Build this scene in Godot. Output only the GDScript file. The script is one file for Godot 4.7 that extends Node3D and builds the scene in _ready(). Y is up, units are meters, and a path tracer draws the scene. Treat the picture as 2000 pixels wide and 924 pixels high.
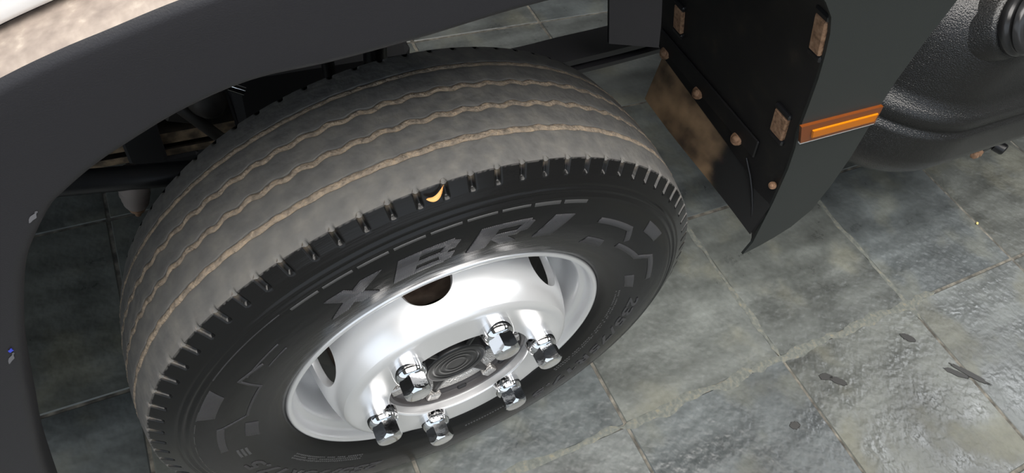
extends Node3D
# A truck's front wheel seen from above and outside. x points to the rear of the truck, y up, z out of its side.
# The wheel's centre is at (0, HUB, 0).

const HUB := 0.385
var rng := RandomNumberGenerator.new()
var M := {}
var nz := FastNoiseLite.new()


# ---------------------------------------------------------------- geometry
class Geo:
	var V := PackedVector3Array()
	var N := PackedVector3Array()
	var C := PackedColorArray()
	var U := PackedVector2Array()
	var I := PackedInt32Array()

	# rows x cols points; with wrap the last column repeats the first. Normal = d(row) x d(col), turned by flip.
	func grid(rows: int, cols: int, P: PackedVector3Array, wrap: bool, flip: bool, col := PackedColorArray()) -> void:
		var base := V.size()
		for i in rows:
			var ia: int = maxi(i - 1, 0)
			var ib: int = mini(i + 1, rows - 1)
			for j in cols:
				var ja: int = j - 1
				var jb: int = j + 1
				if ja < 0:
					ja = cols - 2 if wrap else 0
				if jb > cols - 1:
					jb = 1 if wrap else cols - 1
				var n: Vector3 = (P[ib * cols + j] - P[ia * cols + j]).cross(P[i * cols + jb] - P[i * cols + ja])
				if n.length_squared() < 1e-20:
					n = (P[ib * cols + j] - P[ia * cols + j]).cross(P[ib * cols + jb] - P[ib * cols + ja]) + (P[ib * cols + j] - P[ia * cols + j]).cross(P[ia * cols + jb] - P[ia * cols + ja])
				n = n.normalized()
				N.append(-n if flip else n)
				U.append(Vector2(float(j) / (cols - 1), float(i) / (rows - 1)))
		V.append_array(P)
		if col.is_empty():
			var k := PackedColorArray()
			k.resize(P.size())
			k.fill(Color.WHITE)
			C.append_array(k)
		else:
			C.append_array(col)
		for i in rows - 1:
			for j in cols - 1:
				var a: int = base + i * cols + j
				var b: int = a + cols
				if flip:
					I.append_array([a, b, a + 1, a + 1, b, b + 1])
				else:
					I.append_array([a, a + 1, b, a + 1, b + 1, b])

	# a flat convex polygon facing along out
	func fan(pts: Array, out: Vector3, c := Color.WHITE) -> void:
		var n := Vector3.ZERO
		for k in range(1, pts.size() - 1):
			n += (pts[k] - pts[0]).cross(pts[k + 1] - pts[0])
		n = n.normalized()
		var turned: bool = n.dot(out) < 0.0
		if turned:
			n = -n
		var base := V.size()
		for p in pts:
			V.append(p)
			N.append(n)
			C.append(c)
			U.append(Vector2(p.x, p.y))
		for k in range(1, pts.size() - 1):
			if turned:
				I.append_array([base, base + k, base + k + 1])
			else:
				I.append_array([base, base + k + 1, base + k])

	func box(c: Vector3, s: Vector3, bev: float, b := Basis.IDENTITY) -> void:
		var h := s * 0.5
		bev = minf(bev, minf(h.x, minf(h.y, h.z)) * 0.9)
		var corner := func(sx: float, sy: float, sz: float, ax: int) -> Vector3:
			var q := Vector3(sx * (h.x - bev), sy * (h.y - bev), sz * (h.z - bev))
			q[ax] = [sx, sy, sz][ax] * h[ax]
			return c + b * q
		for ax in 3:
			for s1 in [-1.0, 1.0]:
				var pts := []
				for uv in [[-1.0, -1.0], [1.0, -1.0], [1.0, 1.0], [-1.0, 1.0]]:
					var sg := [0.0, 0.0, 0.0]
					sg[ax] = s1
					sg[(ax + 1) % 3] = uv[0]
					sg[(ax + 2) % 3] = uv[1]
					pts.append(corner.call(sg[0], sg[1], sg[2], ax))
				var o := Vector3.ZERO
				o[ax] = s1
				fan(pts, b * o)
		if bev <= 0.0:
			return
		for ax in 3:   # edges along ax
			for s1 in [-1.0, 1.0]:
				for s2 in [-1.0, 1.0]:
					var a1 := (ax + 1) % 3
					var a2 := (ax + 2) % 3
					var q := []
					for e in [[-1.0, a1], [1.0, a1], [1.0, a2], [-1.0, a2]]:
						var sg := [0.0, 0.0, 0.0]
						sg[ax] = e[0]
						sg[a1] = s1
						sg[a2] = s2
						q.append(corner.call(sg[0], sg[1], sg[2], e[1]))
					var o := Vector3.ZERO
					o[a1] = s1
					o[a2] = s2
					fan(q, b * o)
		for sx in [-1.0, 1.0]:
			for sy in [-1.0, 1.0]:
				for sz in [-1.0, 1.0]:
					fan([corner.call(sx, sy, sz, 0), corner.call(sx, sy, sz, 1), corner.call(sx, sy, sz, 2)], b * Vector3(sx, sy, sz))

	# profile of (radius, z) turned about z. A repeated point makes a sharp edge.
	func lathe(prof: Array, seg: int, flip := false, t := Transform3D.IDENTITY, a0 := 0.0, a1 := TAU) -> void:
		var run := []
		for k in prof.size() + 1:
			if k == prof.size() or (run.size() > 0 and prof[k].is_equal_approx(run[-1])):
				if run.size() > 1:
					var P := PackedVector3Array()
					for q in run:
						for j in seg + 1:
							var a: float = a0 + (a1 - a0) * j / seg
							P.append(t * Vector3(q.x * cos(a), q.x * sin(a), q.y))
					grid(run.size(), seg + 1, P, a1 - a0 > 6.28, flip)
				run = []
			if k < prof.size():
				run.append(prof[k])

	func tube(path: Array, r: float, sides := 12, caps := true) -> void:
		var P := PackedVector3Array()
		var up := Vector3(0.13, 0.31, 0.94)
		for i in path.size():
			var d: Vector3 = (path[mini(i + 1, path.size() - 1)] - path[maxi(i - 1, 0)]).normalized()
			var x := d.cross(up).normalized()
			var y := x.cross(d)
			for j in sides + 1:
				var a: float = TAU * j / sides
				P.append(path[i] + (x * cos(a) + y * sin(a)) * r)
		grid(path.size(), sides + 1, P, true, true)
		if caps:
			for e in [0, path.size() - 1]:
				var ring := []
				for j in sides:
					ring.append(P[e * (sides + 1) + j])
				fan(ring, path[e] - path[1 if e == 0 else e - 1])

	# a flat plate: outline in 2D, t maps (x, y, thickness from 0 to th along its own z)
	func plate(outline: PackedVector2Array, th: float, t: Transform3D) -> void:
		var tri := Geometry2D.triangulate_polygon(outline)
		for side in 2:
			var z := th * side
			var out: Vector3 = t.basis.z * (1.0 if side == 1 else -1.0)
			for k in tri.size() / 3:
				var q := []
				for m in 3:
					var o := outline[tri[k * 3 + m]]
					q.append(t * Vector3(o.x, o.y, z))
				fan(q, out)
		var cw := Geometry2D.is_polygon_clockwise(outline)
		for k in outline.size():
			var a := outline[k]
			var b := outline[(k + 1) % outline.size()]
			var d := b - a
			var o2 := Vector2(d.y, -d.x) * (-1.0 if cw else 1.0)
			fan([t * Vector3(a.x, a.y, 0), t * Vector3(b.x, b.y, 0), t * Vector3(b.x, b.y, th), t * Vector3(a.x, a.y, th)], t.basis * Vector3(o2.x, o2.y, 0))

	func mesh() -> ArrayMesh:
		var arr := []
		arr.resize(Mesh.ARRAY_MAX)
		arr[Mesh.ARRAY_VERTEX] = V
		arr[Mesh.ARRAY_NORMAL] = N
		arr[Mesh.ARRAY_COLOR] = C
		arr[Mesh.ARRAY_TEX_UV] = U
		arr[Mesh.ARRAY_INDEX] = I
		var m := ArrayMesh.new()
		m.add_surface_from_arrays(Mesh.PRIMITIVE_TRIANGLES, arr)
		return m


func part(called: String, g: Geo, m: Material, parent: Node, label := "") -> MeshInstance3D:
	return put_mesh(called, g.mesh(), m, parent, label)


func put_mesh(called: String, mesh: Mesh, m: Material, parent: Node, label := "") -> MeshInstance3D:
	var o := MeshInstance3D.new()
	o.name = numbered(called, parent)
	o.mesh = mesh
	o.material_override = m
	parent.add_child(o, true)
	if label:
		o.set_meta("label", label)
	return o


func numbered(called: String, parent: Node) -> String:
	if not parent.has_node(called):
		return called
	var k := 1
	while parent.has_node("%s_%03d" % [called, k]):
		k += 1
	return "%s_%03d" % [called, k]


# ---------------------------------------------------------------- materials
func lin(r: float, g: float, b: float) -> Color:
	return Color(r, g, b).linear_to_srgb()


func mat(called: String, c: Color, rough: float, metal := 0.0) -> StandardMaterial3D:
	var m := StandardMaterial3D.new()
	m.resource_name = called
	m.albedo_color = c
	m.roughness = rough
	m.metallic = metal
	M[called] = m
	return m


func fbm(sd: int, freq: float, oct := 5, kind := FastNoiseLite.TYPE_SIMPLEX_SMOOTH) -> FastNoiseLite:
	var n := FastNoiseLite.new()
	n.seed = sd
	n.noise_type = kind
	n.frequency = freq
	n.fractal_octaves = oct
	return n


func ramp_tex(sd: int, freq: float, offs: Array, cols: Array, size := 512, oct := 5) -> NoiseTexture2D:
	var t := NoiseTexture2D.new()
	t.width = size
	t.height = size
	t.seamless = true
	t.noise = fbm(sd, freq, oct)
	var g := Gradient.new()
	g.offsets = PackedFloat32Array(offs)
	g.colors = PackedColorArray(cols)
	t.color_ramp = g
	return t


func bump_tex(sd: int, freq: float, strength: float, size := 512, oct := 4) -> NoiseTexture2D:
	var t := NoiseTexture2D.new()
	t.width = size
	t.height = size
	t.seamless = true
	t.noise = fbm(sd, freq, oct)
	t.as_normal_map = true
	t.bump_strength = strength
	return t


func triplanar(m: StandardMaterial3D, per_metre: float, world := false, off := Vector3.ZERO) -> void:
	m.uv1_triplanar = true
	m.uv1_world_triplanar = world
	m.uv1_scale = Vector3.ONE * per_metre
	m.uv1_offset = off


func levels(sd: int, w: int, h: int, freq: float, oct := 5) -> PackedByteArray:
	var im := fbm(sd, freq, oct).get_seamless_image(w, h)
	im.convert(Image.FORMAT_L8)
	if h != 1024 or w != 1024:
		im.resize(1024, 1024, Image.INTERPOLATE_BILINEAR)
	return im.get_data()


func stone_textures() -> Array:
	var cloud := levels(11, 1024, 1024, 0.0042, 5)
	var patch := levels(23, 1024, 1024, 0.011, 5)
	var streak := levels(37, 160, 1024, 0.022, 4)
	var grain := levels(51, 1024, 1024, 0.09, 3)
	var tan_ := levels(67, 1024, 1024, 0.006, 6)
	var rgb := PackedByteArray()
	rgb.resize(1024 * 1024 * 3)
	var rough := PackedByteArray()
	rough.resize(1024 * 1024)
	for i in 1024 * 1024:
		var c: float = cloud[i] / 255.0
		var p: float = patch[i] / 255.0
		var s: float = streak[i] / 255.0
		var g: float = grain[i] / 255.0
		var t: float = tan_[i] / 255.0
		var v: float = 0.5 + (c - 0.5) * 0.62 + (p - 0.5) * 0.3 + (s - 0.5) * 0.42 + (g - 0.5) * 0.2
		v = clampf(v, 0.0, 1.0)
		var k: float = smoothstep(0.50, 0.78, t * 0.8 + p * 0.2)
		var base := 59.0 + 62.0 * v
		rgb[i * 3] = int(clampf(base * 0.962 + 8.0 * k, 0, 255))
		rgb[i * 3 + 1] = int(clampf(base * 1.0 + 6.0 * k, 0, 255))
		rgb[i * 3 + 2] = int(clampf(base * 0.985 + 0.0 * k, 0, 255))
		rough[i] = int(255.0 * clampf(0.37 + 0.20 * (p - 0.5) + 0.14 * (s - 0.5) + 0.14 * k + 0.08 * (g - 0.5), 0.1, 0.9))
	var a := ImageTexture.create_from_image(Image.create_from_data(1024, 1024, false, Image.FORMAT_RGB8, rgb))
	var r := ImageTexture.create_from_image(Image.create_from_data(1024, 1024, false, Image.FORMAT_L8, rough))
	return [a, r]


func streak_normal(sd: int, w: int, freq: float, strength: float) -> ImageTexture:
	var im := fbm(sd, freq, 4).get_seamless_image(w, 1024)
	im.resize(1024, 1024, Image.INTERPOLATE_BILINEAR)
	im.convert(Image.FORMAT_RGBA8)
	im.bump_map_to_normal_map(strength)
	return ImageTexture.create_from_image(im)


func stripe_normal(strength: float) -> ImageTexture:
	var im := Image.create(128, 128, false, Image.FORMAT_RGBA8)
	for y in 128:
		for x in 128:
			var v: float = 0.5 + 0.5 * sin(TAU * (x + y) / 16.0)
			im.set_pixel(x, y, Color(v, v, v))
	im.bump_map_to_normal_map(strength)
	return ImageTexture.create_from_image(im)


func make_materials() -> void:
	var m := mat("worn_tread", Color.WHITE, 0.8)
	m.albedo_texture = ramp_tex(3, 0.012, [0.0, 0.4, 0.62, 1.0], [Color8(82, 81, 80), Color8(97, 96, 94), Color8(105, 103, 99), Color8(120, 117, 111)], 1024, 6)
	m.normal_enabled = true
	m.normal_texture = bump_tex(5, 0.05, 3.0)
	m.normal_scale = 0.5
	m.vertex_color_use_as_albedo = true
	triplanar(m, 3.0)
	m = mat("polished_sidewall", Color.WHITE, 0.3)
	m.vertex_color_use_as_albedo = true
	m.roughness = 0.22
	m.metallic_specular = 0.36
	m.normal_enabled = true
	m.normal_texture = streak_normal(8, 256, 0.035, 3.0)
	m.normal_scale = 0.2
	m.uv1_scale = Vector3(6, 1, 1)
	m = mat("dull_rubber", lin(0.012, 0.012, 0.012), 0.6)
	m = mat("raised_rubber", lin(0.036, 0.035, 0.038), 0.28)
	m.normal_enabled = true
	m.normal_texture = stripe_normal(6.0)
	m.normal_scale = 0.9
	triplanar(m, 55.0)
	m = mat("mark_rubber", lin(0.05, 0.05, 0.05), 0.35)
	m = mat("dried_mud", Color.WHITE, 0.95)
	m.albedo_texture = ramp_tex(13, 0.02, [0.0, 0.35, 0.6, 1.0], [Color8(86, 79, 70), Color8(128, 117, 104), Color8(150, 136, 119), Color8(176, 153, 124)], 512, 5)
	m.normal_enabled = true
	m.normal_texture = bump_tex(15, 0.06, 8.0)
	triplanar(m, 9.0)
	mat("silver_paint", lin(0.87, 0.875, 0.885), 0.31, 0.72)
	m = mat("chrome", lin(0.86, 0.86, 0.87), 0.07, 1.0)
	m.normal_enabled = true
	m.normal_texture = bump_tex(19, 0.02, 2.0)
	m.normal_scale = 0.16
	triplanar(m, 14.0)
	m = mat("cast_hub", lin(0.5, 0.48, 0.46), 0.36, 0.75)
	m.normal_enabled = true
	m.normal_texture = bump_tex(21, 0.07, 8.0)
	m.normal_scale = 0.9
	triplanar(m, 9.0)
	mat("hub_black", lin(0.009, 0.009, 0.0095), 0.36)
	mat("hub_grey", lin(0.07, 0.066, 0.068), 0.4, 0.3)
	m = mat("rusty_drum", Color.WHITE, 0.6, 0.35)
	m.albedo_texture = ramp_tex(29, 0.01, [0.0, 0.45, 1.0], [Color8(62, 50, 44), Color8(110, 96, 86), Color8(150, 136, 124)])
	triplanar(m, 4.0)
	m = mat("fender_plastic", lin(0.0145, 0.014, 0.0170), 0.5)
	m.normal_enabled = true
	m.normal_texture = bump_tex(31, 0.12, 3.0)
	m.normal_scale = 0.22
	triplanar(m, 12.0)
	m = mat("guard_plastic", lin(0.0155, 0.0185, 0.0177), 0.5)
	m.normal_enabled = true
	m.normal_texture = bump_tex(33, 0.15, 3.0)
	m.normal_scale = 0.2
	triplanar(m, 12.0)
	m = mat("guard_inside", Color.WHITE, 0.55)
	m.albedo_texture = ramp_tex(35, 0.012, [0.0, 0.55, 0.8, 1.0], [Color8(16, 15, 17), Color8(22, 21, 22), Color8(34, 31, 28), Color8(58, 50, 42)])
	triplanar(m, 3.0)
	m = mat("flap_rubber", Color.WHITE, 0.8)
	m.vertex_color_use_as_albedo = true
	m = mat("dusty_steel", Color.WHITE, 0.75, 0.1)
	m.albedo_texture = ramp_tex(41, 0.02, [0.0, 0.45, 1.0], [Color8(92, 68, 50), Color8(150, 116, 90), Color8(186, 152, 124)])
	triplanar(m, 12.0)
	m = mat("dusty_leaf", Color.WHITE, 0.8)
	m.albedo_texture = ramp_tex(43, 0.012, [0.0, 0.4, 0.65, 1.0], [Color8(70, 62, 54), Color8(110, 96, 80), Color8(150, 130, 106), Color8(180, 156, 128)])
	m.vertex_color_use_as_albedo = true
	triplanar(m, 5.0)
	mat("grimy_steel", lin(0.035, 0.029, 0.024), 0.6)
	mat("black_paint", lin(0.009, 0.009, 0.0105), 0.36)
	mat("black_matt", lin(0.012, 0.012, 0.014), 0.7)
	m = mat("boot_rubber", lin(0.26, 0.225, 0.21), 0.6)
	m = mat("tank_plastic", lin(0.0085, 0.0083, 0.008), 0.24)
	m.normal_enabled = true
	m.normal_texture = bump_tex(47, 0.09, 8.0, 512, 2)
	m.normal_scale = 0.6
	triplanar(m, 8.0)
	mat("cap_plastic", lin(0.02, 0.02, 0.021), 0.22)
	mat("white_paint", lin(0.93, 0.93, 0.93), 0.25)
	m = mat("amber_lens", lin(0.60, 0.17, 0.0), 0.25)
	m.metallic_specular = 0.4
	mat("amber_dark", lin(0.15, 0.034, 0.001), 0.3)
	m = mat("sheen_dust_ledge", Color.WHITE, 0.5)  # dust beige, lightened to hold the white cab reflection on the ledge
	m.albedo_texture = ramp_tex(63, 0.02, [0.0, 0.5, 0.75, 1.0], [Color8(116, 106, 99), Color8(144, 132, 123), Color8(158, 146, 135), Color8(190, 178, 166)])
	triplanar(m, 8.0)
	mat("blue_mark", lin(0.04, 0.06, 0.5), 0.5)
	mat("scuff_grey", lin(0.12, 0.12, 0.13), 0.6)
	mat("yellow_crumb", lin(0.62, 0.52, 0.2), 0.7)
	mat("pale_plastic", lin(0.5, 0.5, 0.5), 0.4)
	m = mat("joint_mortar", Color.WHITE, 0.9)
	m.albedo_texture = ramp_tex(53, 0.02, [0.0, 0.45, 1.0], [Color8(52, 50, 46), Color8(92, 89, 82), Color8(138, 133, 122)])
	triplanar(m, 3.0, true)
	m = mat("cement_smear", Color.WHITE, 0.9)
	m.albedo_texture = ramp_tex(57, 0.03, [0.0, 0.5, 0.75, 1.0], [Color8(82, 85, 81), Color8(100, 103, 98), Color8(112, 112, 103), Color8(130, 122, 98)])
	triplanar(m, 4.0, true)
	mat("oil_film", lin(0.02, 0.019, 0.017), 0.5)
	m = mat("dry_leaf", lin(0.80, 0.42, 0.14), 0.6)
	m.backlight_enabled = true
	m.backlight = lin(0.2, 0.1, 0.03)
	mat("plaster", lin(0.34, 0.335, 0.32), 0.9)
	mat("roof_sheet", lin(0.42, 0.43, 0.43), 0.7)
	m = mat("lamp_glow", Color.WHITE, 0.5)
	m.emission_enabled = true
	m.emission = Color(1.0, 0.98, 0.95)
	m.emission_energy_multiplier = 3.0
	var tx := stone_textures()
	for k in 5:
		m = mat("stone_%d" % k, [lin(1, 1, 1), lin(0.9, 0.92, 0.95), lin(1.08, 1.07, 1.03), lin(0.83, 0.86, 0.9), lin(0.96, 0.94, 0.88)][k], 1.0)
		m.albedo_texture = tx[0]
		m.roughness_texture = tx[1]
		m.normal_enabled = true
		m.normal_texture = M.stone_0.normal_texture if k else bump_tex(61, 0.06, 5.0, 1024, 3)
		m.normal_scale = 0.16
		triplanar(m, 0.62, true, Vector3(0.37 * k, 0.0, 0.23 * k))


# ---------------------------------------------------------------- camera and light
func set_up() -> void:
	var cam := Camera3D.new()
	cam.name = "camera"
	cam.fov = 2.0 * rad_to_deg(atan(462.0 / 1327.3))
	cam.near = 0.02
	cam.transform = Transform3D(Basis(Vector3.UP, -0.6553) * Basis(Vector3.RIGHT, -0.9115) * Basis(Vector3.BACK, 0.2686), Vector3(-0.24288, 1.26736, 0.4744))
	add_child(cam)
	cam.current = true

	var sky := ProceduralSkyMaterial.new()
	sky.sky_top_color = Color(0.80, 0.86, 0.92)
	sky.sky_horizon_color = Color(0.86, 0.88, 0.90)
	sky.ground_bottom_color = Color(0.32, 0.31, 0.30)
	sky.ground_horizon_color = Color(0.5, 0.49, 0.47)
	sky.sky_energy_multiplier = 1.0
	var env := Environment.new()
	env.background_mode = Environment.BG_SKY
	env.sky = Sky.new()
	env.sky.sky_material = sky
	env.background_energy_multiplier = 1.5
	env.tonemap_mode = Environment.TONE_MAPPER_LINEAR
	env.tonemap_exposure = 1.0
	env.sdfgi_enabled = true
	env.ssao_enabled = true
	env.ssil_enabled = true
	var we := WorldEnvironment.new()
	we.name = "environment"
	we.environment = env
	add_child(we)

	# two panel lamps under the roof
	for l in [[Vector3(0.3, 4.3, 1.65), Vector2(5.6, 2.8), 29.0, Color(1.0, 0.985, 0.97)], [Vector3(5.75, 4.3, 0.75), Vector2(1.5, 1.2), 12.0, Color(0.96, 0.98, 1.0)]]:
		var a := AreaLight3D.new()
		a.name = "lamp_light"
		a.area_size = l[1]
		a.light_energy = l[2]
		a.light_color = l[3]
		a.area_range = 30.0
		a.area_attenuation = 2.0
		a.shadow_enabled = true
		a.position = l[0]
		a.rotation_degrees = Vector3(-90, 0, 0)
		add_child(a, true)


func structure(called: String, lo: Vector3, hi: Vector3, m: Material) -> MeshInstance3D:
	var g := Geo.new()
	g.box((lo + hi) / 2.0, hi - lo, 0.0)
	var o := part(called, g, m, self)
	o.set_meta("kind", "structure")
	return o


# ---------------------------------------------------------------- the hall
func make_hall() -> void:
	var fl := structure("floor", Vector3(-6, -0.2, -6), Vector3(9, -0.0022, 7), M.joint_mortar)
	fl.set_meta("label", "floor of square grey-green stone tiles with mortar joints")
	var px := 0.419
	var pz := 0.41
	var shapes := []
	for k in 4:
		var g := Geo.new()
		var w: float = px - [0.0065, 0.005, 0.008, 0.006][k]
		var d: float = pz - [0.006, 0.0075, 0.005, 0.0065][k]
		g.box(Vector3(0, -0.012, 0), Vector3(w, 0.024, d), 0.0022)
		shapes.append(g.mesh())
	for i in range(-8, 15):
		for j in range(-9, 6):
			var o := put_mesh("floor_tile", shapes[rng.randi() % 4], M["stone_%d" % (rng.randi() % 5)], fl)
			o.position = Vector3(0.3771 + px * (i + 0.5), rng.randf_range(-0.0007, 0.0003), 0.1973 + pz * (j + 0.5))
			o.rotation = Vector3(rng.randf_range(-1, 1) * 0.0012, rng.randf_range(-1, 1) * 0.002, rng.randf_range(-1, 1) * 0.0012)
	# cement smeared along the joints
	smear(fl, "cement_smear", true, 0.1973, 0.36, 0.72, 0.008, 0.012, 71)
	smear(fl, "cement_smear", true, 0.1973, 0.70, 1.32, 0.008, 0.009, 73)
	smear(fl, "cement_smear", true, 0.1973, 0.06, 0.37, 0.007, 0.004, 75)
	smear(fl, "cement_smear", false, 0.7961, -0.35, 0.2, 0.006, 0.005, 77)
	smear(fl, "cement_smear", false, 1.2151, -0.3, 0.25, 0.006, 0.006, 79)
	# oil
	for s in [[1.218, 0.40, 0.045, 0.007, 0.95], [1.186, 0.385, 0.028, 0.007, 0.8], [0.866, 0.273, 0.016, 0.008, 0.3], [0.888, 0.292, 0.02, 0.008, 0.7], [1.14, 0.27, 0.018, 0.009, 0.8], [0.72, 0.335, 0.012, 0.008, 0.3]]:
		var g := Geo.new()
		var ring := []
		for k in 28:
			var a := TAU * k / 28.0
			var rr: float = 1.0 + 0.35 * nz.get_noise_2d(cos(a) * 60.0 + s[0] * 900.0, sin(a) * 60.0 + s[1] * 700.0)
			ring.append(Vector3(cos(a) * s[2] * rr, 0.0, sin(a) * s[3] * rr))
		g.fan(ring, Vector3.UP)
		var low := []
		for q in ring:
			low.append(q * 1.06 - Vector3(0, 0.0009, 0))
		for k in 28:
			g.fan([ring[k], ring[(k + 1) % 28], low[(k + 1) % 28], low[k]], ring[k] + Vector3(0, 0.01, 0))
		var o := part("oil_stain", g, M.oil_film, fl)
		o.position = Vector3(s[0], 0.0012, s[1])
		o.rotation.y = -s[4]

	var ce := structure("ceiling", Vector3(-6, 4.45, -6), Vector3(9, 4.6, 4.6), M.roof_sheet)
	structure("wall_back", Vector3(-6.2, -0.2, -6.2), Vector3(9.2, 4.6, -6), M.plaster)
	structure("wall_left", Vector3(-6.2, -0.2, -6), Vector3(-6, 4.6, -1.0), M.plaster)
	structure("wall_right", Vector3(9, -0.2, -6), Vector3(9.2, 4.6, 7), M.plaster)
	structure("wall_front", Vector3(2.5, -0.2, 7), Vector3(9, 4.6, 7.2), M.plaster)
	for l in [[Vector3(0.3, 4.39, 1.65), Vector2(5.6, 2.8)], [Vector3(5.75, 4.39, 0.75), Vector2(1.5, 1.2)]]:
		var g := Geo.new()
		g.box(l[0], Vector3(l[1].x + 0.1, 0.11, l[1].y + 0.1), 0.01)
		var fr := part("lamp_housing", g, M.plaster, ce)
		var e := Geo.new()
		e.box(l[0] - Vector3(0, 0.06, 0), Vector3(l[1].x, 0.02, l[1].y), 0.0)
		part("lamp_panel", e, M.lamp_glow, fr)


func smear(fl: Node, called: String, along_x: bool, at: float, a: float, b: float, w0: float, w1: float, sd: int) -> void:
	var n := fbm(sd, 9.0, 4)
	var rows: int = int((b - a) / 0.004)
	var P := PackedVector3Array()
	for i in rows + 1:
		var s: float = a + (b - a) * i / rows
		var ends: float = clampf(minf(s - a, b - s) / 0.03, 0.0, 1.0)
		var l: float = w0 * (0.25 + maxf(0.0, 0.9 + 1.6 * n.get_noise_2d(s, 0.0))) * ends
		var r: float = w1 * (0.25 + maxf(0.0, 0.9 + 1.6 * n.get_noise_2d(s, 5.0))) * ends
		for k in 7:
			var f: float = k / 6.0
			var q: float = at - l + (l + r) * f
			var y: float = -0.0004 + 0.0009 * sin(PI * f) * (0.6 + 0.35 * n.get_noise_2d(s * 3.0, 10.0 + f * 0.3))
			P.append(Vector3(s, y, q) if along_x else Vector3(q, y, s))
	var g := Geo.new()
	g.grid(rows + 1, 7, P, false, along_x)
	part(called, g, M.cement_smear, fl)


# ---------------------------------------------------------------- the wheel
const SIDE := [Vector2(0.2300, 0.0900), Vector2(0.2345, 0.0985), Vector2(0.2390, 0.1035), Vector2(0.245, 0.1060), Vector2(0.252, 0.1085), Vector2(0.26, 0.1110), Vector2(0.275, 0.1143), Vector2(0.29, 0.1165), Vector2(0.31, 0.1175), Vector2(0.33, 0.1160), Vector2(0.342, 0.1142), Vector2(0.35, 0.1122), Vector2(0.36, 0.1085), Vector2(0.372, 0.1020), Vector2(0.38, 0.0972), Vector2(0.3882, 0.0927)]

func side_z(r: float) -> float:
	for k in SIDE.size() - 1:
		if r <= SIDE[k + 1].x:
			var f: float = clampf((r - SIDE[k].x) / (SIDE[k + 1].x - SIDE[k].x), 0.0, 1.0)
			return lerpf(SIDE[k].y, SIDE[k + 1].y, f)
	return SIDE[-1].y


func notch(a_deg: float) -> float:   # 1 in the middle of a shoulder notch
	var ph: float = fposmod(a_deg - 58.5, 360.0 / 85.0)
	ph = minf(ph, 360.0 / 85.0 - ph)
	return clampf((0.50 - ph) / 0.24, 0.0, 1.0)


func groove_at(k: int, a: float) -> float:
	var base: float = [-0.0535, -0.0178, 0.0172, 0.0535][k]
	var u: float = a / TAU * 85.0
	var tri: float = 2.0 * absf(2.0 * (u - floorf(u + 0.5))) - 1.0
	var amp: float = [0.0004, 0.0017, 0.0017, 0.0005][k]
	return base + amp * clampf(tri * (1.0 if k % 2 == 0 else -1.0) * 1.5, -1.0, 1.0) + 0.0009 * nz.get_noise_2d(cos(a) * 90.0, sin(a) * 90.0 + 40.0 * k)


func crown(z: float) -> float:
	return 0.3985 - 0.0103 * pow(absf(z) / 0.0927, 2.3)


func make_tread(w: Node) -> void:
	var steps := 85 * 20
	# columns: kind 0 = land, 1 = groove (index, offset, depth)
	var cols := []
	var hw := 0.0043
	var edges := [-0.0927]
	for k in 4:
		edges.append(k)
	edges.append(0.0927)
	var land := [[-0.0927, -0.0915, -0.089, -0.086, -0.080, -0.072, -0.064], [0.2, 0.5, 0.8], [0.2, 0.5, 0.8], [0.2, 0.5, 0.8], [0.064, 0.072, 0.080, 0.086, 0.089, 0.0915, 0.0927]]
	for k in 5:
		for z in land[k]:
			cols.append([0, z, k])
		if k < 4:
			for o in [[-hw - 0.0009, 0.0], [-hw, 0.0006], [-hw * 0.82, 0.0065], [hw * 0.82, 0.0065], [hw, 0.0006], [hw + 0.0009, 0.0]]:
				cols.append([1, k, o[0], o[1]])
	var nc := cols.size()
	var P := PackedVector3Array()
	var C := PackedColorArray()
	var fine := fbm(91, 1.0, 3)
	for j in steps + 1:
		var a: float = TAU * (j % steps) / steps
		var ca := cos(a)
		var sa := sin(a)
		var gc := [groove_at(0, a), groove_at(1, a), groove_at(2, a), groove_at(3, a)]
		var nt: float = notch(rad_to_deg(a))
		for c in cols:
			var z: float
			var dr := 0.0
			if c[0] == 1:
				z = gc[c[1]] + c[2]
				dr = -c[3]
			else:
				var k: int = c[2]
				if k == 0 or k == 4:
					z = c[1]
				else:
					z = lerpf(gc[k - 1] + hw + 0.001, gc[k] - hw - 0.001, c[1])
			var az := absf(z)
			if az > 0.0868:
				dr -= nt * 0.0035 * smoothstep(0.0868, 0.0915, az)
			var r: float = crown(z) + dr + 0.00035 * fine.get_noise_3d(ca * 30.0, sa * 30.0, z * 60.0)
			P.append(Vector3(r * ca, r * sa, z))
			var dust: float = 0.0
			if z > 0.086:
				dust = nt
			C.append(Color(1, 1, 1).lerp(Color(1.9, 1.7, 1.4), dust))
	var g := Geo.new()
	# rows run round the wheel, columns across
	g.grid(steps + 1, nc, P, false, true, C)
	part("tread", g, M.worn_tread, w, "worn dusty tread with four grooves packed with dried mud")
	# mud packed into the grooves
	var lump := fbm(97, 1.0, 4)
	for k in 4:
		var Q := PackedVector3Array()
		var ms := 1400
		var width: float = [0.0044, 0.0047, 0.0047, 0.0049][k]
		for j in ms + 1:
			var a: float = TAU * (j % ms) / ms
			var gc: float = groove_at(k, a)
			var big: float = lump.get_noise_3d(cos(a) * 22.0, sin(a) * 22.0, k * 3.0)
			var wd: float = width * (1.0 + 0.3 * big)
			for i in 9:
				var f: float = i / 4.0 - 1.0
				var z: float = gc + f * wd
				var hgt: float = sqrt(maxf(0.0, 1.0 - f * f))
				var r: float = crown(z) - 0.0032 + (0.0034 + 0.0010 * big + 0.0011 * lump.get_noise_3d(cos(a) * 75.0, sin(a) * 75.0, z * 300.0 + k)) * hgt
				Q.append(Vector3(r * cos(a), r * sin(a), z))
		var gm := Geo.new()
		gm.grid(ms + 1, 9, Q, false, true)
		part("groove_mud", gm, M.dried_mud, w, "tan dried mud packed in tread groove")


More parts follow.
